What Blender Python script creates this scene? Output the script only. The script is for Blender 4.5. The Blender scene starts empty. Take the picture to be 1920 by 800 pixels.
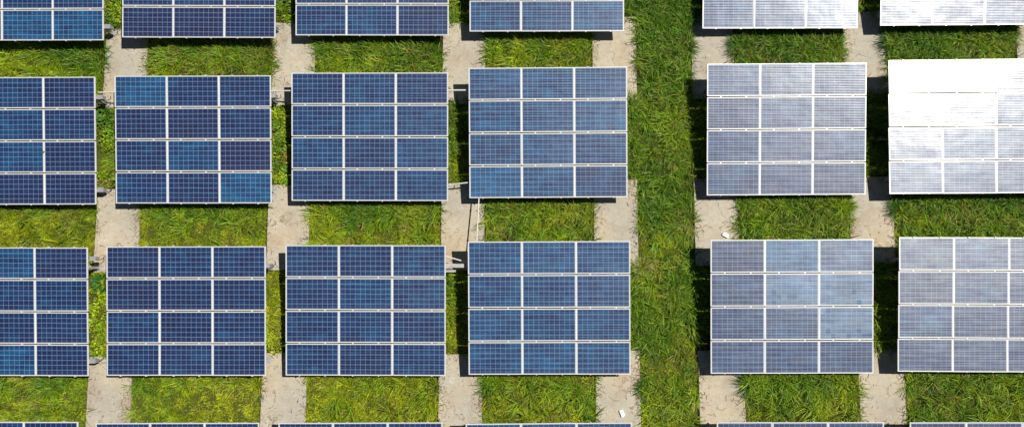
import bpy, bmesh, math, random
import numpy as np
from mathutils import Matrix, Vector

R = math.radians
scene = bpy.context.scene
col = scene.collection
random.seed(11)
rng = np.random.default_rng(7)

# ------------------------------------------------------------------ camera
cam_d = bpy.data.cameras.new('camera')
cam = bpy.data.objects.new('camera', cam_d); col.objects.link(cam)
cam_d.sensor_fit = 'HORIZONTAL'; cam_d.sensor_width = 36.0
cam_d.lens = 1367.44 / 1920 * 36.0
cam_d.clip_start = 0.1; cam_d.clip_end = 3000
RX, RY, CAM_Z = 0.1004652, 0.0147880, 23.4356
cam.matrix_world = Matrix.Translation((0, 0, CAM_Z)) @ Matrix.Rotation(RY, 4, 'Y') @ Matrix.Rotation(RX, 4, 'X')
scene.camera = cam

# ------------------------------------------------------------------ sky, sun, exposure
SUN = Vector((0.5808, 0.2456, 1.0)).normalized()
SUN_EL = math.asin(SUN.z)
SUN_AZ = math.atan2(SUN.x, SUN.y)
world = bpy.data.worlds.new('World'); scene.world = world
world.use_nodes = True
wn = world.node_tree.nodes; wl = world.node_tree.links
bg = wn['Background']
sky = wn.new('ShaderNodeTexSky'); sky.sky_type = 'NISHITA'
sky.sun_disc = False
sky.sun_elevation = SUN_EL; sky.sun_rotation = SUN_AZ
sky.air_density = 0.6; sky.dust_density = 0.1; sky.ozone_density = 1.0
wl.new(sky.outputs['Color'], bg.inputs['Color'])
bg.inputs['Strength'].default_value = 0.05
sun_d = bpy.data.lights.new('sun', 'SUN'); sun_d.energy = 5.0; sun_d.angle = R(0.53)
sun_d.color = (1.0, 0.95, 0.86)
sun = bpy.data.objects.new('sun', sun_d); col.objects.link(sun)
sun.rotation_euler = SUN.to_track_quat('Z', 'Y').to_euler()
sun.location = SUN * 60
scene.view_settings.view_transform = 'Standard'
scene.view_settings.look = 'None'
scene.view_settings.gamma = 1.0
scene.view_settings.use_curve_mapping = False
scene.view_settings.exposure = 0.28

# ------------------------------------------------------------------ helpers
def link(o, parent=None):
    col.objects.link(o)
    if parent: o.parent = parent
    return o
def tag(o, label, cat, group=None, kind=None):
    if label: o['label'] = label
    if cat: o['category'] = cat
    if group: o['group'] = group
    if kind: o['kind'] = kind
    return o
def empty(name, loc, rz=0.0):
    e = bpy.data.objects.new(name, None); e.location = loc; e.rotation_euler = (0, 0, rz)
    e.empty_display_size = 0.3
    return link(e)
def add_box(bm, x0, x1, y0, y1, z0, z1, mi=0):
    v = [bm.verts.new(p) for p in ((x0,y0,z0),(x1,y0,z0),(x1,y1,z0),(x0,y1,z0),(x0,y0,z1),(x1,y0,z1),(x1,y1,z1),(x0,y1,z1))]
    for f in ((3,2,1,0),(4,5,6,7),(0,1,5,4),(1,2,6,5),(2,3,7,6),(3,0,4,7)):
        bm.faces.new([v[i] for i in f]).material_index = mi
def add_tube(bm, a, b, r, n=10, mi=0):
    a = Vector(a); b = Vector(b); d = (b-a).normalized()
    q = d.to_track_quat('Z', 'Y')
    ra = []; rb = []
    for i in range(n):
        t = 2*math.pi*i/n; o = q @ Vector((r*math.cos(t), r*math.sin(t), 0))
        ra.append(bm.verts.new(a+o)); rb.append(bm.verts.new(b+o))
    for i in range(n):
        bm.faces.new((ra[i], ra[(i+1)%n], rb[(i+1)%n], rb[i])).material_index = mi
    bm.faces.new(ra[::-1]); bm.faces.new(rb)
def mesh_of(name, bm, mats, bevel=0):
    if bevel:
        bmesh.ops.bevel(bm, geom=bm.edges[:], offset=bevel, segments=1, affect='EDGES')
    bmesh.ops.recalc_face_normals(bm, faces=bm.faces)
    me = bpy.data.meshes.new(name); bm.to_mesh(me); bm.free()
    for m in (mats if isinstance(mats, (list, tuple)) else [mats]): me.materials.append(m)
    return me
def obj(name, me, parent=None, loc=(0,0,0), rot=(0,0,0)):
    o = bpy.data.objects.new(name, me); o.location = loc; o.rotation_euler = rot
    return link(o, parent)

# ------------------------------------------------------------------ node helpers
class NT:
    def __init__(s, name):
        s.m = bpy.data.materials.new(name); s.m.use_nodes = True
        s.t = s.m.node_tree; s.b = s.t.nodes['Principled BSDF']
    def n(s, typ, **kw):
        x = s.t.nodes.new(typ)
        for k, v in kw.items():
            if k.startswith('i_'):
                key = k[2:]; x.inputs[int(key) if key.isdigit() else key].default_value = v
            else: setattr(x, k, v)
        return x
    def l(s, a, b): s.t.links.new(a, b)
    def math(s, op, a, b=None, c=None):
        x = s.t.nodes.new('ShaderNodeMath'); x.operation = op
        for i, v in enumerate((a, b, c)):
            if v is None: continue
            if hasattr(v, 'is_linked'): s.l(v, x.inputs[i])
            else: x.inputs[i].default_value = v
        return x.outputs[0]
    def mix(s, f, a, b, blend='MIX'):
        x = s.t.nodes.new('ShaderNodeMix'); x.data_type = 'RGBA'; x.blend_type = blend
        for i, v in ((0, f), (6, a), (7, b)):
            if hasattr(v, 'is_linked'): s.l(v, x.inputs[i])
            else: x.inputs[i].default_value = v if i == 0 else (*v, 1.0)
        return x.outputs[2]
    def fmix(s, f, a, b):
        x = s.t.nodes.new('ShaderNodeMix'); x.data_type = 'FLOAT'
        for i, v in ((0, f), (2, a), (3, b)):
            if hasattr(v, 'is_linked'): s.l(v, x.inputs[i])
            else: x.inputs[i].default_value = v
        return x.outputs[0]
    def ramp(s, f, stops):
        x = s.t.nodes.new('ShaderNodeValToRGB'); e = x.color_ramp.elements
        while len(e) < len(stops): e.new(0.5)
        for i, (p, c) in enumerate(stops):
            e[i].position = p; e[i].color = (*c, 1) if len(c) == 3 else c
        s.l(f, x.inputs[0]); return x.outputs[0]
    def noise(s, vec, scale, detail=4, rough=0.55, dist=0.0):
        x = s.t.nodes.new('ShaderNodeTexNoise'); x.inputs['Scale'].default_value = scale
        x.inputs['Detail'].default_value = detail; x.inputs['Roughness'].default_value = rough
        x.inputs['Distortion'].default_value = dist
        if vec is not None: s.l(vec, x.inputs['Vector'])
        return x.outputs[0]

def metal(name, c, rough, metallic=0.0, var=0.15):
    k = NT(name); co = k.n('ShaderNodeTexCoord').outputs['Object']
    f = k.noise(co, 9, 5)
    a = tuple(x*(1-var) for x in c); b = tuple(min(1, x*(1+var)) for x in c)
    k.l(k.ramp(f, [(0.3, a), (0.7, b)]), k.b.inputs['Base Color'])
    k.b.inputs['Roughness'].default_value = rough; k.b.inputs['Metallic'].default_value = metallic
    return k.m
M_frame = metal('anodised_aluminium', (0.73, 0.72, 0.69), 0.42, 0.2, 0.08)
M_galv = metal('galvanised_steel', (0.36, 0.36, 0.35), 0.5, 0.35, 0.2)
M_clamp = metal('clamp_aluminium', (0.62, 0.60, 0.56), 0.4, 0.3)
M_pvc = metal('pale_pvc', (0.50, 0.49, 0.45), 0.5, 0, 0.08)
M_white = metal('white_plaster', (0.85, 0.84, 0.82), 0.6, 0, 0.04)
M_cable = metal('black_cable', (0.02, 0.02, 0.02), 0.5)
M_box = metal('grey_enclosure', (0.24, 0.245, 0.25), 0.5, 0, 0.08)
M_back = metal('white_backsheet', (0.6, 0.6, 0.6), 0.6, 0, 0.05)

# ------------------------------------------------------------------ solar cells
PW, PH = 1.66, 0.992            # one panel, landscape
CX, CY = 0.1585, 0.1555         # cell pitch, 10 x 6 cells
def make_cell_material():
    k = NT('solar_cells')
    tc = k.n('ShaderNodeTexCoord'); oi = k.n('ShaderNodeObjectInfo')
    sep = k.n('ShaderNodeSeparateXYZ'); k.l(tc.outputs['Object'], sep.inputs[0])
    csep = k.n('ShaderNodeSeparateColor'); k.l(oi.outputs['Color'], csep.inputs[0])
    tone, hue, odd = csep.outputs[0], csep.outputs[1], csep.outputs[2]
    u = k.math('ADD', k.math('DIVIDE', sep.outputs[0], CX), 5.0)
    v = k.math('ADD', k.math('DIVIDE', sep.outputs[1], CY), 3.0)
    fu = k.math('FRACT', u); fv = k.math('FRACT', v)
    iu = k.math('FLOOR', u); iv = k.math('FLOOR', v)
    du = k.math('ABSOLUTE', k.math('SUBTRACT', fu, 0.5)); dv = k.math('ABSOLUTE', k.math('SUBTRACT', fv, 0.5))
    gap = k.math('MAXIMUM', k.math('GREATER_THAN', du, 0.5-0.0028/CX), k.math('GREATER_THAN', dv, 0.5-0.0034/CY))
    outx = k.math('GREATER_THAN', k.math('ABSOLUTE', sep.outputs[0]), 5*CX-0.001)
    outy = k.math('GREATER_THAN', k.math('ABSOLUTE', sep.outputs[1]), 3*CY-0.001)
    gap = k.math('MAXIMUM', gap, k.math('MAXIMUM', outx, outy))
    # three silver busbars running along the panel, thin fingers across
    b1 = k.math('FRACT', k.math('ADD', k.math('MULTIPLY', fv, 3.0), 0.0))
    bus = k.math('LESS_THAN', k.math('ABSOLUTE', k.math('SUBTRACT', b1, 0.5)), 0.034)
    # per cell randomness
    cmb = k.n('ShaderNodeCombineXYZ'); k.l(iu, cmb.inputs[0]); k.l(iv, cmb.inputs[1]); k.l(k.math('MULTIPLY', oi.outputs['Random'], 97.0), cmb.inputs[2])
    wn_ = k.n('ShaderNodeTexWhiteNoise'); wn_.noise_dimensions = '3D'; k.l(cmb.outputs[0], wn_.inputs[0])
    rnd = wn_.outputs[0]
    # grains of the polycrystalline wafer
    off = k.n('ShaderNodeVectorMath'); off.operation = 'ADD'
    c2 = k.n('ShaderNodeCombineXYZ'); k.l(k.math('MULTIPLY', oi.outputs['Random'], 61.0), c2.inputs[0]); k.l(k.math('MULTIPLY', oi.outputs['Random'], 37.0), c2.inputs[2])
    k.l(tc.outputs['Object'], off.inputs[0]); k.l(c2.outputs[0], off.inputs[1])
    vor = k.n('ShaderNodeTexVoronoi'); vor.inputs['Scale'].default_value = 26; k.l(off.outputs[0], vor.inputs['Vector'])
    vs = k.n('ShaderNodeSeparateColor'); k.l(vor.outputs['Color'], vs.inputs[0])
    grain = vs.outputs[0]
    # strings of cells of slightly different tint (streaks along the panel)
    st = k.n('ShaderNodeMapping'); st.inputs['Scale'].default_value = (0.9, 9.0, 1.0); k.l(off.outputs[0], st.inputs['Vector'])
    streak = k.noise(st.outputs[0], 1.4, 3, 0.6)
    blotch = k.noise(off.outputs[0], 2.2, 3, 0.5)
    t = k.math('ADD', k.math('MULTIPLY', k.math('SUBTRACT', streak, 0.5), 0.9), k.math('MULTIPLY', k.math('SUBTRACT', blotch, 0.5), 0.7))
    t = k.math('ADD', t, k.math('MULTIPLY', k.math('SUBTRACT', rnd, 0.5), 0.18))
    t = k.math('ADD', t, k.math('MULTIPLY', k.math('SUBTRACT', grain, 0.5), 0.12))
    t = k.math('ADD', t, tone)
    cell = k.ramp(t, [(0.0, (0.003, 0.007, 0.043)), (0.35, (0.001, 0.016, 0.078)), (0.65, (0.001, 0.046, 0.130)), (1.0, (0.001, 0.092, 0.23))])
    cell = k.mix(k.math('MULTIPLY', hue, 0.55), cell, (0.018, 0.009, 0.042))
    # a few replacement-blue cells on the panels flagged for it
    oddm = k.math('MULTIPLY', k.math('GREATER_THAN', rnd, 0.93), k.math('MULTIPLY', k.math('GREATER_THAN', odd, 0.5), 0.6))
    cell = k.mix(oddm, cell, (0.003, 0.035, 0.12))
    # light dust, thicker towards the lower edge of each panel
    dn = k.noise(off.outputs[0], 5, 5, 0.65)
    lowf = k.math('MAXIMUM', k.math('DIVIDE', k.math('SUBTRACT', -0.34, sep.outputs[1]), 0.14), 0.0)
    dust = k.math('MINIMUM', k.math('MULTIPLY', dn, k.math('ADD', 0.012, k.math('MULTIPLY', lowf, 0.08))), 0.2)
    silver = (0.50, 0.54, 0.62)
    c = k.mix(bus, cell, silver)
    c = k.mix(gap, c, (0.24, 0.34, 0.50))
    margin = k.math('MAXIMUM', outx, outy)
    c = k.mix(margin, c, (0.42, 0.45, 0.49))
    c = k.mix(dust, c, (0.42, 0.37, 0.28))
    k.l(c, k.b.inputs['Base Color'])
    metal_m = k.math('MULTIPLY', bus, k.math('SUBTRACT', 1.0, margin))
    k.l(k.math('MULTIPLY', metal_m, 0.9), k.b.inputs['Metallic'])
    # broad sheen of the textured wafer and glass
    sheen = k.fmix(oddm, k.fmix(k.math('GREATER_THAN', odd, 0.5), 0.27, 0.50), 0.12)
    spec = k.math('ADD', sheen, k.math('MULTIPLY', t, 0.12))
    st3 = k.n('ShaderNodeMapping'); st3.inputs['Scale'].default_value = (0.8, 16.0, 1.0); k.l(off.outputs[0], st3.inputs['Vector'])
    band = k.noise(st3.outputs[0], 1.0, 5, 0.75)
    glare_gain = k.math('SUBTRACT', k.math('MULTIPLY', oi.outputs['Alpha'], 4.0), 1.0)     # 0.5 = plain sheen, more = sun glare painted into that array's gloss
    spec = k.math('MULTIPLY', spec, k.math('MULTIPLY', glare_gain, k.math('ADD', 0.10, k.math('MULTIPLY', band, 1.8))))
    tint = k.ramp(band, [(0.34, (0.80, 0.88, 1.0)), (0.45, (1.0, 0.88, 0.93)), (0.53, (0.86, 1.0, 0.90)), (0.62, (1.0, 0.93, 0.88))])
    k.l(tint, k.b.inputs['Specular Tint'])
    k.l(k.math('MAXIMUM', spec, 0.05), k.b.inputs['Specular IOR Level'])
    rough = k.math('ADD', 0.45, k.math('MULTIPLY', k.math('SUBTRACT', streak, 0.5), 0.14))
    k.l(rough, k.b.inputs['Roughness'])
    k.b.inputs['Coat Weight'].default_value = 1.0
    k.b.inputs['Coat IOR'].default_value = 1.45
    k.l(k.math('ADD', 0.19, k.math('MULTIPLY', k.math('SUBTRACT', blotch, 0.5), 0.08)), k.b.inputs['Coat Roughness'])
    # faint waviness of the tempered glass
    wav = k.noise(off.outputs[0], 1.6, 2, 0.4)
    bmp = k.n('ShaderNodeBump'); bmp.inputs['Strength'].default_value = 1.0; bmp.inputs['Distance'].default_value = 0.012
    k.l(wav, bmp.inputs['Height'])
    k.l(bmp.outputs[0], k.b.inputs['Coat Normal']); k.l(bmp.outputs[0], k.b.inputs['Normal'])
    return k.m
M_cell = make_cell_material()

# ------------------------------------------------------------------ ground
def make_concrete():
    k = NT('concrete'); geo = k.n('ShaderNodeNewGeometry'); p = geo.outputs['Position']
    a = k.noise(p, 1.1, 6, 0.6, 0.4); b = k.noise(p, 7, 8, 0.7, 0.3); c = k.noise(p, 45, 4, 0.6)
    base = k.ramp(a, [(0.3, (0.334, 0.280, 0.201)), (0.5, (0.418, 0.359, 0.268)), (0.72, (0.485, 0.431, 0.342))])
    base = k.mix(k.math('MULTIPLY', k.ramp(b, [(0.42, (0, 0, 0)), (0.68, (1, 1, 1))]), 0.7), base, (0.285, 0.209, 0.133))
    base = k.mix(0.5, base, k.ramp(c, [(0.3, (0.234, 0.201, 0.150)), (0.6, (0.519, 0.468, 0.384))]))
    sp = k.noise(p, 3.2, 9, 0.75, 1.2)
    base = k.mix(k.math('MULTIPLY', k.ramp(sp, [(0.58, (0, 0, 0)), (0.66, (1, 1, 1))]), 0.5), base, (0.585, 0.544, 0.468))
    # hairline cracks, broken up
    vo = k.n('ShaderNodeTexVoronoi'); vo.feature = 'DISTANCE_TO_EDGE'; vo.inputs['Scale'].default_value = 0.55
    wv = k.n('ShaderNodeVectorMath'); wv.operation = 'ADD'; nz = k.n('ShaderNodeTexNoise'); nz.inputs['Scale'].default_value = 2.5; nz.inputs['Detail'].default_value = 5
    k.l(p, nz.inputs['Vector']); k.l(p, wv.inputs[0]); k.l(nz.outputs['Color'], wv.inputs[1]); k.l(wv.outputs[0], vo.inputs['Vector'])
    crack = k.math('MULTIPLY', k.math('LESS_THAN', vo.outputs['Distance'], 0.008), k.math('GREATER_THAN', a, 0.5))
    base = k.mix(k.math('MULTIPLY', crack, 0.55), base, (0.101, 0.076, 0.050))
    st2 = k.noise(p, 0.8, 7, 0.7, 0.8)
    base = k.mix(k.math('MULTIPLY', k.ramp(st2, [(0.50, (0, 0, 0)), (0.64, (1, 1, 1))]), 0.55), base, (0.33, 0.235, 0.15))
    dk = k.noise(p, 14, 6, 0.75, 0.5)
    base = k.mix(k.math('MULTIPLY', k.ramp(dk, [(0.60, (0, 0, 0)), (0.70, (1, 1, 1))]), 0.5), base, (0.16, 0.12, 0.08))
    ln = k.noise(p, 0.45, 3, 0.5)
    base = k.mix(1.0, base, k.ramp(ln, [(0.4, (0.88, 0.94, 1.01)), (0.6, (1.04, 1.05, 1.02))]), 'MULTIPLY')
    # green-black algae where damp soil and grass litter wash over the slab
    al = k.noise(p, 2.1, 8, 0.78, 1.0)
    base = k.mix(k.math('MULTIPLY', k.ramp(al, [(0.56, (0, 0, 0)), (0.70, (1, 1, 1))]), 0.45), base, (0.12, 0.11, 0.075))
    k.l(base, k.b.inputs['Base Color']); k.b.inputs['Roughness'].default_value = 0.9
    k.b.inputs['Specular IOR Level'].default_value = 0.2
    bmp = k.n('ShaderNodeBump'); bmp.inputs['Strength'].default_value = 0.5; bmp.inputs['Distance'].default_value = 0.01
    k.l(b, bmp.inputs['Height']); k.l(bmp.outputs[0], k.b.inputs['Normal'])
    return k.m
def make_soil():
    k = NT('soil'); p = k.n('ShaderNodeNewGeometry').outputs['Position']
    a = k.noise(p, 3, 8, 0.65); b = k.noise(p, 40, 5, 0.7)
    c = k.ramp(a, [(0.35, (0.05, 0.07, 0.008)), (0.65, (0.11, 0.13, 0.015))])
    c = k.mix(0.5, c, k.ramp(b, [(0.35, (0.025, 0.02, 0.01)), (0.65, (0.07, 0.085, 0.02))]))
    k.l(c, k.b.inputs['Base Color']); k.b.inputs['Roughness'].default_value = 1.0; k.b.inputs['Specular IOR Level'].default_value = 0.1
    bmp = k.n('ShaderNodeBump'); bmp.inputs['Strength'].default_value = 0.8; bmp.inputs['Distance'].default_value = 0.03
    k.l(b, bmp.inputs['Height']); k.l(bmp.outputs[0], k.b.inputs['Normal'])
    return k.m
M_conc = make_concrete(); M_soil = make_soil()
GZ = -0.09
bm = bmesh.new()
n = 8
vs = [[bm.verts.new((x, y, GZ)) for x in (-1500, -60, -18, 0, 18, 60, 1500)] for y in (-1500, -60, -14, 0, 14, 60, 1500)]
for j in range(6):
    for i in range(6): bm.faces.new((vs[j][i], vs[j][i+1], vs[j+1][i+1], vs[j+1][i]))
g = obj('ground', mesh_of('ground', bm, M_soil)); g['kind'] = 'structure'

PADS = {
(1,1): (-13.894, -12.499, 5.871, 8.561), (1,2): (-8.291, -6.887, 5.958, 8.751), (1,3): (-2.639, -1.227, 5.972, 8.720),
(1,4): (2.307, 3.745, 6.114, 8.893), (1,5): (5.564, 6.944, 6.120, 8.802), (1,6): (10.529, 11.917, 6.296, 9.028), (1,7): (16.169, 17.582, 6.344, 9.068),
(2,1): (-13.887, -12.472, 0.460, 3.188), (2,2): (-8.277, -6.923, 0.544, 3.317), (2,3): (-2.636, -1.241, 0.525, 3.305),
(2,4): (2.296, 3.700, 0.677, 3.451), (2,5): (5.528, 6.926, 0.675, 3.479), (2,6): (10.486, 11.884, 0.775, 3.537),
(3,1): (-13.847, -12.464, -4.827, -2.205), (3,2): (-8.297, -6.873, -4.761, -2.081), (3,3): (-2.668, -1.288, -4.761, -2.123),
(3,4): (2.286, 3.691, -4.681, -2.000), (3,5): (5.535, 6.959, -4.672, -1.996), (3,6): (10.529, 11.952, -4.624, -1.923)}
PAD_ROW = {1: 'uppermost band of slabs', 2: 'middle band of slabs', 3: 'lowest band of slabs'}
PAD_COL = {1: 'first gap from the left', 2: 'second gap from the left', 3: 'third gap from the left',
           4: 'left edge of the wide grass lane', 5: 'right edge of the wide grass lane', 6: 'gap before the right-hand arrays', 7: 'far right picture edge'}
for (r, c), (x0, x1, y0, y1) in PADS.items():
    bm = bmesh.new(); rr = random.Random(r*10+c)
    cx, cy = (x0+x1)/2, (y0+y1)/2
    # outline with slightly ragged, chipped edges
    pts = []
    def side(ax, ay, bx, by, nseg):
        for i in range(nseg):
            t = i/nseg; j = 0.006 if i else 0.004
            pts.append((ax+(bx-ax)*t-cx+rr.uniform(-j, j), ay+(by-ay)*t-cy+rr.uniform(-j, j)))
    side(x0, y0, x1, y0, 14); side(x1, y0, x1, y1, 28); side(x1, y1, x0, y1, 14); side(x0, y1, x0, y0, 28)
    lo = [bm.verts.new((x, y, -0.12)) for x, y in pts]; hi = [bm.verts.new((x, y, -0.006)) for x, y in pts]
    top = [bm.verts.new((x*0.99, y*0.995, 0)) for x, y in pts]
    N = len(pts)
    for i in range(N):
        bm.faces.new((lo[i], lo[(i+1)%N], hi[(i+1)%N], hi[i])); bm.faces.new((hi[i], hi[(i+1)%N], top[(i+1)%N], top[i]))
    bm.faces.new(top)
    o = obj('concrete_slab', mesh_of('concrete_slab', bm, M_conc), None, (cx, cy, 0))
    tag(o, 'weathered beige concrete slab at the %s, %s' % (PAD_COL[c], PAD_ROW[r]), 'concrete slab', 'concrete slabs between the arrays')

# ------------------------------------------------------------------ solar arrays
ARR = {
    (1, 1): (-16.066, 9.968, -0.00274, 0.894, 0.10693, -0.002),
    (1, 2): (-10.472, 10.043, -0.00832, 0.868, 0.10805, -0.002),
    (1, 3): (-4.881, 10.141, -0.00611, 0.727, 0.11404, 0.000),
    (1, 4): (0.788, 10.237, -0.00204, 0.758, 0.11273, -0.000),
    (1, 5): (8.324, 10.321, -0.00312, 0.704, 0.11504, 0.001),
    (1, 6): (13.997, 10.377, 0.00237, 0.764, 0.11245, -0.000),
    (2, 1): (-16.102, 4.634, 0.00109, 0.742, 0.11383, -0.001),
    (2, 2): (-10.468, 4.654, -0.00175, 0.765, 0.12051, -0.010),
    (2, 3): (-4.858, 4.744, -0.00307, 0.688, 0.11203, 0.003),
    (2, 4): (0.801, 4.845, 0.00439, 0.767, 0.11684, 0.031),
    (2, 5): (8.320, 4.942, 0.00367, 0.688, 0.13213, 0.055),
    (2, 6): (13.963, 4.989, 0.00546, 0.823, 0.10637, 0.093),
    (3, 1): (-16.045, -0.762, -0.00159, 0.715, 0.11470, -0.039),
    (3, 2): (-10.492, -0.740, 0.00117, 0.682, 0.10059, -0.031),
    (3, 3): (-4.890, -0.719, -0.00143, 0.651, 0.10383, -0.007),
    (3, 4): (0.810, -0.640, 0.00337, 0.781, 0.11740, 0.031),
    (3, 5): (8.292, -0.596, 0.00383, 0.658, 0.11596, 0.053),
    (3, 6): (13.988, -0.535, -0.00345, 0.782, 0.12199, 0.044),
    (4, 1): (-16.015, -6.089, 0.00249, 0.721, 0.11250, -0.000),
    (4, 2): (-10.460, -6.100, 0.00559, 0.749, 0.11371, 0.000),
    (4, 3): (-4.925, -6.099, 0.00553, 0.641, 0.10910, -0.001),
    (4, 4): (0.793, -6.074, 0.01155, 0.769, 0.11456, 0.000),
    (4, 5): (8.333, -6.047, 0.00414, 0.666, 0.11018, -0.001),
    (4, 6): (14.009, -6.007, 0.00242, 0.808, 0.11621, 0.001),
}
# panel mesh: laminate with the cell face on top, back sheet below
LIP = 0.0145
def panel_mesh():
    bm = bmesh.new(); x, y = PW/2-LIP+0.006, PH/2-LIP+0.006
    add_box(bm, -x, x, -y, y, -0.008, 0.0, 1)
    bm.faces.ensure_lookup_table(); bm.faces[1].material_index = 0
    me = mesh_of('solar_panel', bm, [M_cell, M_back]); return me
def frame_mesh():
    bm = bmesh.new(); X, Y, w = PW/2, PH/2, LIP
    add_box(bm, -X, X, Y-w, Y, -0.036, 0.004); add_box(bm, -X, X, -Y, -Y+w, -0.036, 0.004)
    add_box(bm, -X, -X+w, -Y+w, Y-w, -0.036, 0.0037); add_box(bm, X-w, X, -Y+w, Y-w, -0.036, 0.0037)
    return mesh_of('panel_frame', bm, M_frame)
def jbox_mesh():
    bm = bmesh.new(); add_box(bm, -0.06, 0.06, 0.33, 0.43, -0.03, -0.0085); return mesh_of('junction_box', bm, M_cable)
ME_panel, ME_frame, ME_jbox = panel_mesh(), frame_mesh(), jbox_mesh()
bm = bmesh.new(); add_box(bm, -0.02, 0.02, -0.016, 0.016, -0.002, 0.006); add_tube(bm, (0,0,0.006), (0,0,0.013), 0.008, 6)
ME_clamp = mesh_of('clamp', bm, M_clamp)
bm = bmesh.new(); add_box(bm, -0.02, 0.02, -2.045, 2.045, -0.05, 0.0)
ME_rail = mesh_of('rail', bm, M_galv)
def ibeam_mesh():
    bm = bmesh.new(); L = 2.50
    add_box(bm, -L, L, -0.05, 0.05, -0.006, 0.0); add_box(bm, -L, L, -0.05, 0.05, -0.1, -0.094); add_box(bm, -L, L, -0.004, 0.004, -0.094, -0.006)
    return mesh_of('cross_beam', bm, M_galv)
ME_beam = ibeam_mesh()
bm = bmesh.new(); add_box(bm, -0.11, 0.11, -0.11, 0.11, 0.0, 0.014)
for sx in (-1, 1):
    for sy in (-1, 1): add_tube(bm, (sx*0.08, sy*0.08, 0.014), (sx*0.08, sy*0.08, 0.034), 0.012, 6)
ME_plate = mesh_of('base_plate', bm, M_galv)
bm = bmesh.new()
add_box(bm, -0.09, 0.09, -0.06, 0.06, -0.2, 0.0, 0); add_box(bm, -0.098, 0.098, -0.068, 0.068, 0.0, 0.012, 0)
ME_jb = mesh_of('combiner_box', bm, M_box)

ROWW = {1: 'top row', 2: 'second row', 3: 'third row', 4: 'bottom row'}
LOOK = {
(1,1): 'navy solar array cropped at the top left corner, a paler blue panel at its edge',
(1,2): 'navy solar array in the top row, second from the left edge',
(1,3): 'blue solar array in the top row, third from the left edge',
(1,4): 'blue solar array in the top row, just left of the wide grass lane',
(1,5): 'grey silvery solar array in the top row, right of the wide grass lane',
(1,6): 'white glaring solar array cropped at the top right corner',
(2,1): 'dark blue solar array in the second row, cropped by the left picture edge',
(2,2): 'blue solar array in the second row with a bright blue upper left panel',
(2,3): 'dark blue solar array in the second row, third from the left edge',
(2,4): 'mid-blue solar array in the second row, left of the wide grass lane',
(2,5): 'silver-grey solar array in the second row, right of the wide grass lane',
(2,6): 'solar array blown out white by sun glare, second row at the right edge',
(3,1): 'navy solar array in the third row, cropped by the left picture edge',
(3,2): 'deep navy solar array in the third row, second from the left edge',
(3,3): 'dark blue solar array in the third row, third from the left edge',
(3,4): 'mid-blue solar array in the third row, left of the wide grass lane',
(3,5): 'grey-blue solar array in the third row with scattered odd dark blue cells',
(3,6): 'pale striped solar array in the third row at the right edge',
(4,1): 'white-framed edge of a solar array peeking in at the bottom left corner',
(4,2): 'top edge of a solar array at the bottom, second from the left',
(4,3): 'top edge of a solar array at the bottom, third from the left',
(4,4): 'top edge of a solar array at the bottom, left of the wide grass lane',
(4,5): 'top edge of a solar array at the bottom, right of the wide grass lane',
(4,6): 'top edge of a solar array at the bottom right corner'}
# (panel tone, purple cast, odd-cell flag); panels counted from the upper left, row by row
SPECIAL = {
(1,1): {10: (.72,0,0), 11: (.70,0,0)}, (1,2): {9: (.28,.5,0), 10: (.26,.6,0)}, (1,3): {11: (.3,.3,0)},
(2,1): {1: (.45,.1,0), 7: (.55,0,0), 4: (.5,.0,0)},
(2,2): {0: (.75,0,0), 8: (.22,.6,0), 11: (.80,0,0), 7: (.58,0,0), 3: (.3,.2,0)},
(2,3): {3: (.42,0,0)}, (2,4): {9: (.85,0,0), 5: (.6,0,0), 3: (.62,0,0)},
(3,1): {1: (.7,0,0), 10: (.62,0,0), 2: (.3,.2,0)}, (3,2): {0: (.26,.25,0), 3: (.25,.3,0)},
(3,5): {1: (.85,0,0), 2: (.6,.2,0), 4: (.9,0,1), 5: (.85,0,1), 8: (.85,0,1), 7: (.5,.2,0)},
(3,6): {1: (.5,.1,0), 3: (.35,.6,0), 6: (.5,0,0), 9: (.35,.2,0), 0: (.45,.4,0)}}
# panel tilts (degrees about x, about y) added to steer where sun glare falls
GLARE_TILT = {(2,6): {0: (-1.7,-.3), 1: (-1.7,-.2), 2: (-1.0,.2), 3: (-2.0,-.4), 4: (-1.7,.3), 5: (-.6,.7), 6: (-2.1,-.6), 7: (-1.1,.3), 8: (-.9,.3), 9: (-1.7,-.2), 10: (-1.0,.2), 11: (-.8,.3)},
       (1,6): {6: (1.6,.2), 7: (1.8,.3), 8: (2.0,.4), 9: (1.9,.2), 10: (2.1,.4), 11: (2.3,.6)},
       (1,5): {i: (1.1+.2*math.sin(i*1.7), .5+.2*math.cos(i*2.9)) for i in range(12)},
       (3,6): {i: (-1.7+.3*math.sin(i*2.3), -.2+.3*math.cos(i*3.1)) for i in range(12)}}
GLARE_GAIN = {(3,6): 0.97, (3,5): 0.86, (4,6): 0.9, (4,5): 0.75, (1,6): 0.46, (2,5): 0.62, (2,6): 0.68, (1,5): 0.42, (2,1): .37, (3,1): .37, (2,2): .37, (3,2): .37, (1,1): .37, (1,2): .37, (1,3): .38, (2,3): .39, (3,3): .39, (1,4): .40, (2,4): .43, (3,4): .43}  # sheen strength per array, painting in how the sun glare fades leftwards
V_TOP, V_BOT, U_POST = 1.38, -1.58, 2.36
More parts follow.
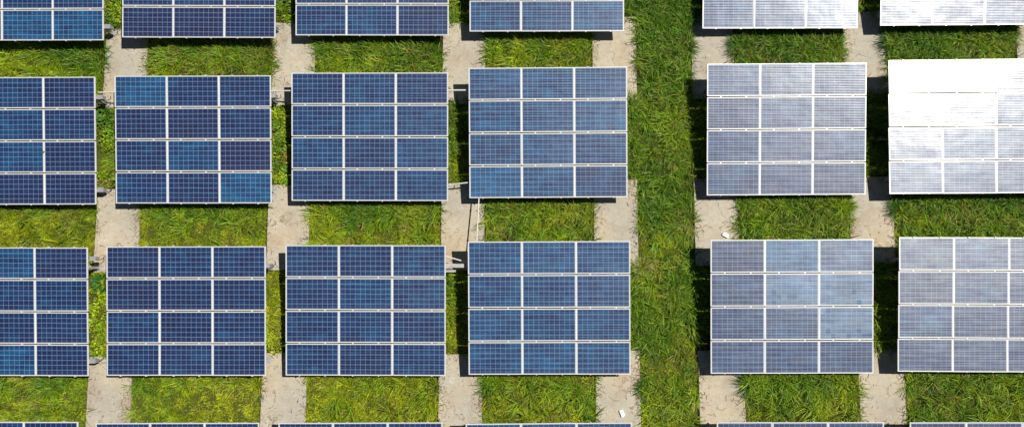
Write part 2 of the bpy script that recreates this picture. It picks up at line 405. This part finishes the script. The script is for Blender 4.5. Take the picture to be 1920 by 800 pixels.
def build_array(key):
    x, y, yaw, z, tilt, dh = ARR[key]
    rr = random.Random(key[0]*31+key[1]*7)
    root = tag(empty('solar_array', (x, y, 0), yaw), LOOK[key], 'solar array', 'ground-mounted solar arrays of twelve panels')
    T = Matrix.Translation((0, 0, z)) @ Matrix.Rotation(tilt, 4, 'X')
    gx = 0.003; gy = 0.03 + dh/3; sy = (PH+gy-0.034)/PH; sx = (PW+0.002)/PW
    def put(name, me, parent, m):
        o = bpy.data.objects.new(name, me); link(o, parent); o.matrix_local = m; return o
    base = {1: .33, 2: .31, 3: .42, 4: .55}.get(key[1], .34)
    for r in range(4):
        for c in range(3):
            i = r*3+c
            px = (c-1)*(PW+gx); py = (1.5-r)*(PH+gy)
            jx, jy = GLARE_TILT.get(key, {}).get(i, (rr.gauss(0, .22), rr.gauss(0, .22)))
            m = T @ Matrix.Translation((px+rr.uniform(-.002,.002), py+rr.uniform(-.002,.002), 0)) @ Matrix.Rotation(R(jx), 4, 'X') @ Matrix.Rotation(R(jy), 4, 'Y') @ Matrix.Diagonal((sx, sy, 1, 1))
            p = put('solar_panel', ME_panel, root, m)
            tn = SPECIAL.get(key, {}).get(i, (base+rr.uniform(-.1, .1), max(0, rr.gauss(0.05, .12)), 0))
            if tn[0] > 0.55: tn = (0.55+(tn[0]-0.55)*0.6, tn[1], tn[2])
            p.color = (*tn, GLARE_GAIN.get(key, 0.5)+rr.uniform(-.03, .03))
            put('panel_frame', ME_frame, p, Matrix())
            put('junction_box', ME_jbox, p, Matrix())
            for s in (-0.40, 0.40):
                if r < 3: put('clamp', ME_clamp, root, T @ Matrix.Translation((px+s, py-(PH+gy)/2, 0.005)))
    for c in range(3):
        for s in (-0.40, 0.40):
            for v in (1.5*(PH+gy)+PH/2+0.006, -1.5*(PH+gy)-PH/2-0.006):
                put('clamp', ME_clamp, root, T @ Matrix.Translation(((c-1)*(PW+gx)+s, v, 0.005)))
            put('rail', ME_rail, root, T @ Matrix.Translation(((c-1)*(PW+gx)+s, 0, -0.0365)))
    for v in (V_TOP, V_BOT):
        put('cross_beam', ME_beam, root, T @ Matrix.Translation((0, v, -0.087)))
        hz = z + v*math.sin(tilt) - 0.19; yy = v*math.cos(tilt)+0.02
        for s in (-1, 1):
            bm = bmesh.new()
            add_box(bm, -0.04, 0.04, -0.045, -0.04, 0.014, hz); add_box(bm, -0.04, 0.04, 0.04, 0.045, 0.014, hz); add_box(bm, -0.003, 0.003, -0.04, 0.04, 0.014, hz)
            o = obj('leg', mesh_of('leg', bm, M_galv), root, (s*U_POST, yy, 0))
            obj('base_plate', ME_plate, o)
    return root
for key in ARR: build_array(key)

# combiner boxes on the right-hand legs seen in the left gaps, each with its cable
def box_at(key, du, v, label, cable=True):
    x, y, yaw, z, tilt, dh = ARR[key]
    h = z + v*math.sin(tilt) - 0.10
    o = obj('combiner_box', ME_jb, None, (x+2.54+du, y+v*math.cos(tilt)+0.03, h), (0, 0, yaw))
    tag(o, label, 'electrical box', 'grey combiner boxes on array legs')
    bm = bmesh.new()
    pts = [(0.0, -0.0, -0.2), (0.05, -0.03, -0.32), (0.13, 0.05, -0.40), (0.10, 0.14, -0.42-0.0)]
    for a, b in zip(pts, pts[1:]): add_tube(bm, a, b, 0.011, 7)
    obj('cable', mesh_of('cable', bm, M_cable), o)
box_at((3,1), .06, V_TOP+0.25, 'grey combiner box beside the upper right corner of the third-row left-edge array')
box_at((3,1), .02, V_BOT, 'small grey box at the lower right corner of the third-row left-edge array')
box_at((2,1), .04, V_TOP, 'grey box by the upper right corner of the second-row left-edge array')
box_at((2,1), .04, V_BOT, 'grey box by the lower right corner of the second-row left-edge array')
box_at((1,1), .02, V_BOT, 'grey box by the lower right corner of the top-left array')
box_at((2,2), -.02, V_TOP, 'grey box on the second-row array that has the bright blue panel')
box_at((3,2), -.04, V_TOP, 'grey box between the two navy third-row arrays, second gap from left')

# conduits bridging the gaps between neighbouring arrays
def pipe(a, b, r, label, name='conduit_pipe', mat=None, ends=True):
    bm = bmesh.new(); a = Vector(a); b = Vector(b); o0 = a.copy()
    add_tube(bm, (0,0,0), b-a, r, 12)
    o = obj(name, mesh_of(name, bm, mat or M_pvc), None, a)
    tag(o, label, 'pipe', 'pale conduits between arrays')
    if ends:
        for t in (0.22, 0.78):
            bm = bmesh.new(); q = (b-a)*t; d = (b-a).normalized()*0.03
            add_tube(bm, q-d, q+d, r*1.35, 12); obj('coupling', mesh_of('coupling', bm, mat or M_pvc), o)
pipe((-13.62, 6.21, .72), (-12.6, 6.22, .72), .022, 'pale conduit bridging the first gap from the left in the second row')
pipe((-8.1, 6.24, .72), (-7.2, 6.24, .72), .022, 'pale conduit bridging the second gap from the left in the second row')
pipe((-2.5, 6.235, .72), (-1.5, 6.235, .72), .028, 'white conduit crossing the third gap, upper end of second row')
pipe((-2.55, 3.22, .42), (-1.5, 3.33, .46), .024, 'slanting conduit crossing the third gap, lower end of second row')
pipe((-2.62, 1.02, .60), (-1.5, 0.70, .50), .022, 'thin diagonal strut beside the thick beam, third gap of the third row')
pipe((-1.384, 2.95, .46), (-1.452, 1.25, .62), .020, 'long white pipe running over the concrete slab from array to array')
bm = bmesh.new(); add_box(bm, -0.62, 0.62, -0.06, 0.06, -0.006, 0); add_box(bm, -0.62, 0.62, -0.004, 0.004, -0.1, -0.006); add_box(bm, -0.62, 0.62, -0.06, 0.06, -0.106, -0.1)
o = obj('steel_beam', mesh_of('steel_beam', bm, M_galv), None, (-2.05, 0.665, 0.70))
tag(o, 'thick galvanised beam joining two third-row arrays across a concrete slab', 'steel beam')
bm = bmesh.new(); add_box(bm, -0.28, 0.28, -0.035, 0.035, -0.06, 0)
o = obj('steel_angle', mesh_of('steel_angle', bm, M_galv), None, (-2.38, 0.50, 0.55))
tag(o, 'short grey steel stub just below the thick beam in the third gap', 'steel bar')

# two broken white pieces lying on the slabs
def chunk(loc, rz, L, Wd, H, label):
    bm = bmesh.new()
    pts = [(-L/2, -Wd/2), (L/2-.015, -Wd/2-.004), (L/2, -Wd/2+.03), (L/2-.03, Wd/2), (-L/2+.04, Wd/2+.006), (-L/2, Wd/2-.03)]
    lo = [bm.verts.new((x, y, 0)) for x, y in pts]; hi = [bm.verts.new((x*.97, y*.97, H*(1 if i % 2 else .92))) for i, (x, y) in enumerate(pts)]
    N = len(pts)
    for i in range(N): bm.faces.new((lo[i], lo[(i+1) % N], hi[(i+1) % N], hi[i]))
    c = bm.verts.new((0, 0, H)); bm.faces.new(lo[::-1])
    for i in range(N): bm.faces.new((hi[i], hi[(i+1) % N], c))
    o = obj('plaster_chunk', mesh_of('plaster_chunk', bm, M_white, 0.0), None, loc, (0, 0, rz))
    tag(o, label, 'rubble', 'white chunks left on the slabs')
chunk((6.50, 1.655, 0), R(-28), .215, .12, .06, 'white broken chunk on the slab right of the wide grass lane')
chunk((3.105, -3.925, 0), R(-68), .23, .11, .06, 'white broken chunk on the slab left of the wide grass lane')

# a curled leaf lying on a panel of the second-row left-edge array
M_leaf = metal('green_leaf', (0.06, 0.12, 0.02), 0.6)
bm = bmesh.new()
ring = [(-.06, 0, .004), (-.03, .028, .014), (.02, .032, .018), (.065, .004, .006), (.02, -.026, .016), (-.03, -.024, .012)]
tp = [bm.verts.new(p) for p in ring]; lo = [bm.verts.new((x, y, z-.003)) for x, y, z in ring]
bm.faces.new(tp); bm.faces.new(lo[::-1])
for i in range(6): bm.faces.new((lo[i], lo[(i+1) % 6], tp[(i+1) % 6], tp[i]))
x, y, yaw, z, tilt, dh = ARR[(2,1)]
o = obj('fallen_leaf', mesh_of('fallen_leaf', bm, M_leaf), None, (-15.285, 4.27, z+(4.27-y)*math.tan(tilt)+.004), (tilt, 0, .7))
tag(o, 'tiny green leaf lying on the second-row array at the left picture edge', 'leaf')

# ------------------------------------------------------------------ grass
def foliage_mat(name, rough=0.55, trans=0.35, spec=0.3):
    k = NT(name); at = k.n('ShaderNodeAttribute'); at.attribute_name = 'tint'
    c = at.outputs['Color']
    k.l(c, k.b.inputs['Base Color']); k.b.inputs['Roughness'].default_value = rough
    k.b.inputs['Specular IOR Level'].default_value = spec
    tr = k.n('ShaderNodeBsdfTranslucent'); k.l(c, tr.inputs[0])
    ms = k.n('ShaderNodeMixShader'); ms.inputs[0].default_value = trans
    k.l(k.b.outputs[0], ms.inputs[1]); k.l(tr.outputs[0], ms.inputs[2])
    k.l(ms.outputs[0], k.t.nodes['Material Output'].inputs['Surface'])
    return k.m
M_grass = foliage_mat('grass_blade')

def blades_mesh(name, P, az, L, lean, curl, w, colr, mat, leaf=None):
    """P (n,3) roots; az heading; L length; lean start angle from vertical; curl added angle; w width; colr (n,3)"""
    n = len(P); ts = np.array([0.0, 0.33, 0.67, 1.0])
    dx, dy = np.cos(az), np.sin(az); sx, sy = -dy, dx
    V = np.zeros((n, 7, 3)); cur = P.copy(); prev = 0
    wid = np.array([0.75, 1.0, 0.72])[None, :]*w[:, None]/2
    if leaf is not None: wid = np.where(leaf[:, None], np.array([0.35, 1.3, 1.2])[None, :]*w[:, None]/2, wid)
    for i, t in enumerate(ts):
        if i:
            th = lean + curl*(t+prev)/2; st = L*(t-prev)
            cur = cur + np.stack([np.sin(th)*dx*st, np.sin(th)*dy*st, np.cos(th)*st], 1); prev = t
        if i < 3:
            o = np.stack([sx*wid[:, i], sy*wid[:, i], 0*sx], 1)
            V[:, 2*i] = cur-o; V[:, 2*i+1] = cur+o
        else: V[:, 6] = cur
    V[:, :, 2] = np.maximum(V[:, :, 2], GZ+0.004)
    me = bpy.data.meshes.new(name)
    me.vertices.add(n*7); me.vertices.foreach_set('co', V.astype(np.float32).ravel())
    pat = np.array([0, 1, 3, 2, 2, 3, 5, 4, 4, 5, 6]); loops = (np.arange(n)[:, None]*7+pat[None]).ravel()
    me.loops.add(len(loops)); me.loops.foreach_set('vertex_index', loops.astype(np.int32))
    starts = (np.arange(n)[:, None]*11+np.array([0, 4, 8])[None]).ravel()
    me.polygons.add(n*3); me.polygons.foreach_set('loop_start', starts.astype(np.int32))
    me.update(calc_edges=True)
    ca = me.color_attributes.new('tint', 'FLOAT_COLOR', 'POINT')
    cc = np.ones((n, 7, 4), np.float32); cc[:, :, :3] = colr[:, None, :]
    ca.data.foreach_set('color', cc.ravel()); me.materials.append(mat)
    return me

def vnoise(x, y, s, seed):
    """cheap smooth value noise"""
    r_ = np.random.default_rng(seed); T_ = r_.random((64, 64))
    u, v = x/s+100.3, y/s+100.7; i, j = np.floor(u).astype(int), np.floor(v).astype(int); a, b = u-i, v-j
    a = a*a*(3-2*a); b = b*b*(3-2*b); i %= 64; j %= 64; i1 = (i+1) % 64; j1 = (j+1) % 64
    return (T_[i, j]*(1-a)+T_[i1, j]*a)*(1-b)+(T_[i, j1]*(1-a)+T_[i1, j1]*a)*b

# areas blocked by slabs, shading by arrays (bigger plants grow only in the open)
def in_pad(x, y, mgn):
    m = np.zeros(len(x), bool)
    for (x0, x1, y0, y1) in PADS.values(): m |= (x > x0-mgn) & (x < x1+mgn) & (y > y0-mgn) & (y < y1+mgn)
    return m
def under(x, y, inset):
    m = np.zeros(len(x), bool)
    for (ax, ay, yaw, z, t, dh) in ARR.values(): m |= (np.abs(x-ax) < 2.5-inset) & (np.abs(y-ay) < 2.02-inset)
    return m
def ceiling(x, y):
    h = np.full(len(x), 9.0)
    for (ax, ay, yaw, z, t, dh) in ARR.values():
        m = (np.abs(x-ax) < 2.75) & (np.abs(y-ay) < 2.25)
        h = np.where(m, np.minimum(h, z-0.13+(y-ay)*math.sin(t)), h)
    return h

X0, X1, Y0, Y1 = -19.0, 19.0, -8.0, 11.0
# tussocks: every blade belongs to a tussock that sets height, direction and tint
NT_ = 42000
tx = rng.uniform(X0, X1, NT_); ty = rng.uniform(Y0, Y1, NT_)
keep = ~in_pad(tx, ty, 0.0)
und = under(tx, ty, 0.25)
keep &= ~(und & (rng.random(NT_) > 0.22))
keep &= ~((ty < -5.2) & (rng.random(NT_) > 0.3))
tx, ty, und = tx[keep], ty[keep], und[keep]; n_t = len(tx)
gx_ = np.clip((tx+9)/16, 0, 1)                       # lusher towards the right
big = vnoise(tx, ty, 0.9, 3); med = vnoise(tx, ty, 0.45, 4); lowf = vnoise(tx, ty, 2.3, 5); fine = vnoise(tx, ty, 0.22, 6)
up = np.clip((ty+1)/9, 0, 1)
tall = np.clip(0.24+0.20*gx_+0.9*(big-0.5)+0.35*up+0.9*(med-0.5), 0.08, 1.1)
yel = np.clip(0.70-0.22*gx_-0.16*up+0.7*(lowf-0.5)+0.9*(fine-0.5)-0.35*(tall-0.5), 0, 1)
alley = (np.abs(ty-ARR[(2,2)][1]) < 1.6) | (np.abs(ty-ARR[(3,2)][1]) < 1.6) | (np.abs(ty-ARR[(1,2)][1]) < 1.6)
broad = alley & (tx < -5) & (vnoise(tx, ty, 1.2, 9) > 0.25)
# growth is rank right below each array's low edge and mown-short farther out
for (ax, ay, yaw, z, t_, dh) in ARR.values():
    dd = (ay-2.02)-ty; mm = (np.abs(tx-ax) < 2.75) & (dd > -0.3) & (dd < 1.5)
    tall = np.where(mm, tall+0.50*np.clip(1-np.abs(dd-.15)/.6, 0, 1)-0.16*np.clip((dd-.5)/.5, 0, 1), tall)
    yel = np.where(mm, yel-0.22*np.clip(1-np.abs(dd-.15)/.6, 0, 1)+0.12*np.clip((dd-.5)/.5, 0, 1), yel)
tall = np.clip(tall, 0.05, 1.3); yel = np.clip(yel, 0, 1)
yel = np.where(broad, np.clip(yel-0.28, 0, 1), yel)
tall = np.where(broad, tall*0.4, tall)
giant = (rng.random(n_t) < 0.03+0.06*gx_) & ~broad & ~und
tall = np.where(giant, 1.15+0.3*rng.random(n_t), tall); yel = np.where(giant, yel*0.5, yel)
nb = rng.integers(14, 30, n_t)
idx = np.repeat(np.arange(n_t), nb); n_b = len(idx)
sp = 0.05+0.05*rng.random(n_b)
ang = rng.uniform(0, 2*math.pi, n_b); rad = np.sqrt(rng.random(n_b))*0.13
bx = tx[idx]+np.cos(ang)*rad; by = ty[idx]+np.sin(ang)*rad
taz = rng.uniform(0, 2*math.pi, n_t)
az = np.where(rng.random(n_b) < 0.55, taz[idx]+rng.normal(0, .5, n_b), ang+rng.normal(0, .6, n_b))
tl = tall[idx]
L = (0.075+0.29*tl)*rng.uniform(0.55, 1.35, n_b)
long_ = rng.random(n_b) < 0.01+0.22*tl
L = np.minimum(np.where(long_, L*1.5, L), 0.56)
lean = rng.uniform(0.15, 0.9, n_b); curl = rng.uniform(0.3, 1.5, n_b)
w = rng.uniform(0.009, 0.017, n_b)*(0.8+0.4*tl)*np.where(long_, 1.5, 1.0)
lean = np.where(long_, rng.uniform(0.3, 1.0, n_b), lean)
br = broad[idx]
L = np.where(br, rng.uniform(0.05, 0.10, n_b), L); w = np.where(br, rng.uniform(0.022, 0.04, n_b), w)
lean = np.where(br, rng.uniform(0.8, 1.3, n_b), lean); curl = np.where(br, rng.uniform(0.1, 0.5, n_b), curl)
bz = np.full(n_b, GZ); bz = np.where(br, GZ+rng.uniform(0.02, 0.16, n_b), bz)
# roots stay off the concrete; under arrays blades stay short
ok = ~in_pad(bx, by, 0.004)
cl = ceiling(bx, by)
L = np.minimum(L, np.maximum(0.08, (cl-GZ)*0.85))
ok &= ~((bx > 18.9) | (bx < -18.9))
dark = np.array([0.070, 0.180, 0.010]); mid = np.array([0.235, 0.370, 0.008]); yelc = np.array([0.46, 0.50, 0.014]); dry = np.array([0.36, 0.27, 0.07])
yv = np.clip(yel[idx]+rng.normal(0, .16, n_b), 0, 1)[:, None]
cb = np.where(yv < 0.5, dark+(mid-dark)*yv*2, mid+(yelc-mid)*(yv*2-1))
dr = (rng.random(n_b) < 0.03+0.30*np.clip((vnoise(bx, by, .45, 21)-.62)*4, 0, 1))[:, None]; cb = np.where(dr, dry, cb)
cb = cb*rng.uniform(0.65, 1.35, n_b)[:, None]*rng.uniform(0.42, 1.32, n_t)[idx][:, None]
lg = (long_ & (rng.random(n_b) < 0.4))[:, None]; cb = np.where(lg, cb*0.4+np.array([0.24, 0.38, 0.06])*0.6, cb)
def sel(m, *a): return [q[m] for q in a]
P = np.stack([bx, by, bz], 1)
P_, az_, L_, le_, cu_, w_, c_, br_ = sel(ok, P, az, L, lean, curl, w, cb, br)
# dead blades and clippings blown onto the slabs, thickest along their edges
LP = []
for (x0, x1, y0, y1) in PADS.values():
    for q in range(300):
        e = min(rng.exponential(0.13), 0.6)
        if rng.random() < 0.72: LP.append((x1-e if rng.random() < 0.65 else x0+e, rng.uniform(y0, y1)))
        else: LP.append((rng.uniform(x0, x1), y0+e if rng.random() < .5 else y1-e))
LP = np.array(LP); n_l = len(LP)
LP = np.column_stack([LP, rng.uniform(0.004, 0.012, n_l)])
lc = np.where((rng.random(n_l) < .6)[:, None], np.array([0.20, 0.13, 0.06]), np.array([0.07, 0.05, 0.03]))*rng.uniform(.6, 1.3, n_l)[:, None]
P_ = np.vstack([P_, LP]); az_ = np.concatenate([az_, rng.uniform(0, 6.28, n_l)]); L_ = np.concatenate([L_, rng.uniform(.04, .18, n_l)])
le_ = np.concatenate([le_, np.full(n_l, 1.53)]); cu_ = np.concatenate([cu_, np.zeros(n_l)]); w_ = np.concatenate([w_, rng.uniform(.006, .013, n_l)])
c_ = np.vstack([c_, lc]); br_ = np.concatenate([br_, np.zeros(n_l, bool)])
gr = obj('grass', blades_mesh('grass', P_, az_, L_, le_, cu_, w_, c_, M_grass, br_)); gr['kind'] = 'stuff'
print('blades', len(P_))

# individual larger clumps that can be told apart
def clump(name, x, y, n_, rad_, Lr, wr, c0, label, cat, leaf=False, lr=(0.2, 1.0), cr=(0.4, 1.3), away=None):
    r_ = np.random.default_rng(int((x+50)*100+(y+50)*7))
    a = r_.uniform(0, 2*math.pi, n_)
    if away is not None: a = away+r_.normal(0, 0.9, n_)
    rd = np.sqrt(r_.random(n_))*rad_
    P = np.stack([np.cos(a)*rd, np.sin(a)*rd, np.full(n_, GZ) if not leaf else GZ+r_.uniform(0.02, 0.28, n_)], 1)
    # keep roots off the slabs
    m = ~in_pad(P[:, 0]+x, P[:, 1]+y, 0.004)
    c = np.array(c0)[None]*r_.uniform(0.7, 1.35, n_)[:, None]
    me = blades_mesh(name, P, a+r_.normal(0, .35, n_), r_.uniform(Lr[0], Lr[1], n_), r_.uniform(lr[0], lr[1], n_), r_.uniform(cr[0], cr[1], n_),
                     r_.uniform(wr[0], wr[1], n_), c, M_grass, np.full(n_, leaf)) if m.all() else None
    if me is None:
        k_ = int(m.sum())
        me = blades_mesh(name, P[m], (a+r_.normal(0, .35, n_))[m], r_.uniform(Lr[0], Lr[1], k_), r_.uniform(lr[0], lr[1], k_), r_.uniform(cr[0], cr[1], k_),
                         r_.uniform(wr[0], wr[1], k_), c[m], M_grass, np.full(k_, leaf))
    o = obj(name, me, None, (x, y, 0)); tag(o, label, cat); return o
G1, G2, G3, G4 = (0.06, 0.15, 0.016), (0.16, 0.22, 0.03), (0.03, 0.10, 0.015), (0.30, 0.33, 0.10)
clump('grass_clump', 3.80, 0.62, 160, .12, (.3, .52), (.010, .016), G4, 'pale straw-green grass clump fountaining at the slab corner by the wide lane', 'grass clump', cr=(.7, 1.6))
clump('grass_clump', 11.30, -1.62, 90, .15, (.3, .6), (.012, .02), G2, 'bright grass clump in the dark gap between the third-row right-hand arrays', 'grass clump', lr=(.1, .8))
clump('grass_clump', 12.06, 2.42, 150, .16, (.35, .6), (.010, .018), G1, 'tall tuft overhanging the slab below the white glaring array', 'grass clump', away=math.pi*.8)
clump('grass_clump', 7.08, -3.05, 180, .2, (.35, .65), (.010, .018), G1, 'bushy green tuft shading the slab right of the wide lane, low in the view', 'grass clump', away=math.pi)
clump('grass_clump', 7.07, 7.85, 160, .18, (.35, .6), (.010, .018), G1, 'bushy green tuft beside the upper slab right of the wide lane', 'grass clump', away=math.pi)
clump('grass_clump', 12.05, 8.0, 160, .2, (.35, .6), (.010, .018), G3, 'dark tuft leaning over the slab under the top right array', 'grass clump', away=math.pi)
clump('grass_clump', -6.80, 3.0, 120, .16, (.25, .5), (.010, .016), G2, 'dry-tipped tuft spilling left onto the slab in the second gap', 'grass clump', away=math.pi)
clump('grass_clump', -8.36, -3.3, 90, .12, (.25, .45), (.010, .016), G1, 'grass tuft leaning right onto the lowest slab of the second gap', 'grass clump', away=0.0)
clump('grass_clump', 3.84, -3.2, 120, .14, (.25, .5), (.010, .016), G1, 'tuft leaning left over the lowest slab beside the wide lane', 'grass clump', away=math.pi)
clump('leafy_weed', -13.5, 0.14, 170, .27, (.09, .15), (.035, .06), (.045, .15, .014), 'dark leafy weed bush at the slab end beside the third-row left-edge array', 'weed', True)
clump('leafy_weed', -13.75, 5.58, 120, .22, (.08, .14), (.035, .055), (.07, .17, .015), 'leafy weed at the slab end beside the second-row left-edge array', 'weed', True)
clump('leafy_weed', -2.42, 0.15, 60, .18, (.08, .14), (.035, .055), (.10, .2, .02), 'bright leafy weed beside the thick steel beam', 'weed', True)
clump('leafy_weed', 2.12, -4.2, 60, .16, (.08, .14), (.03, .05), (.05, .15, .02), 'small leafy weed near the bottom, left of the lane-side slab', 'weed', True)
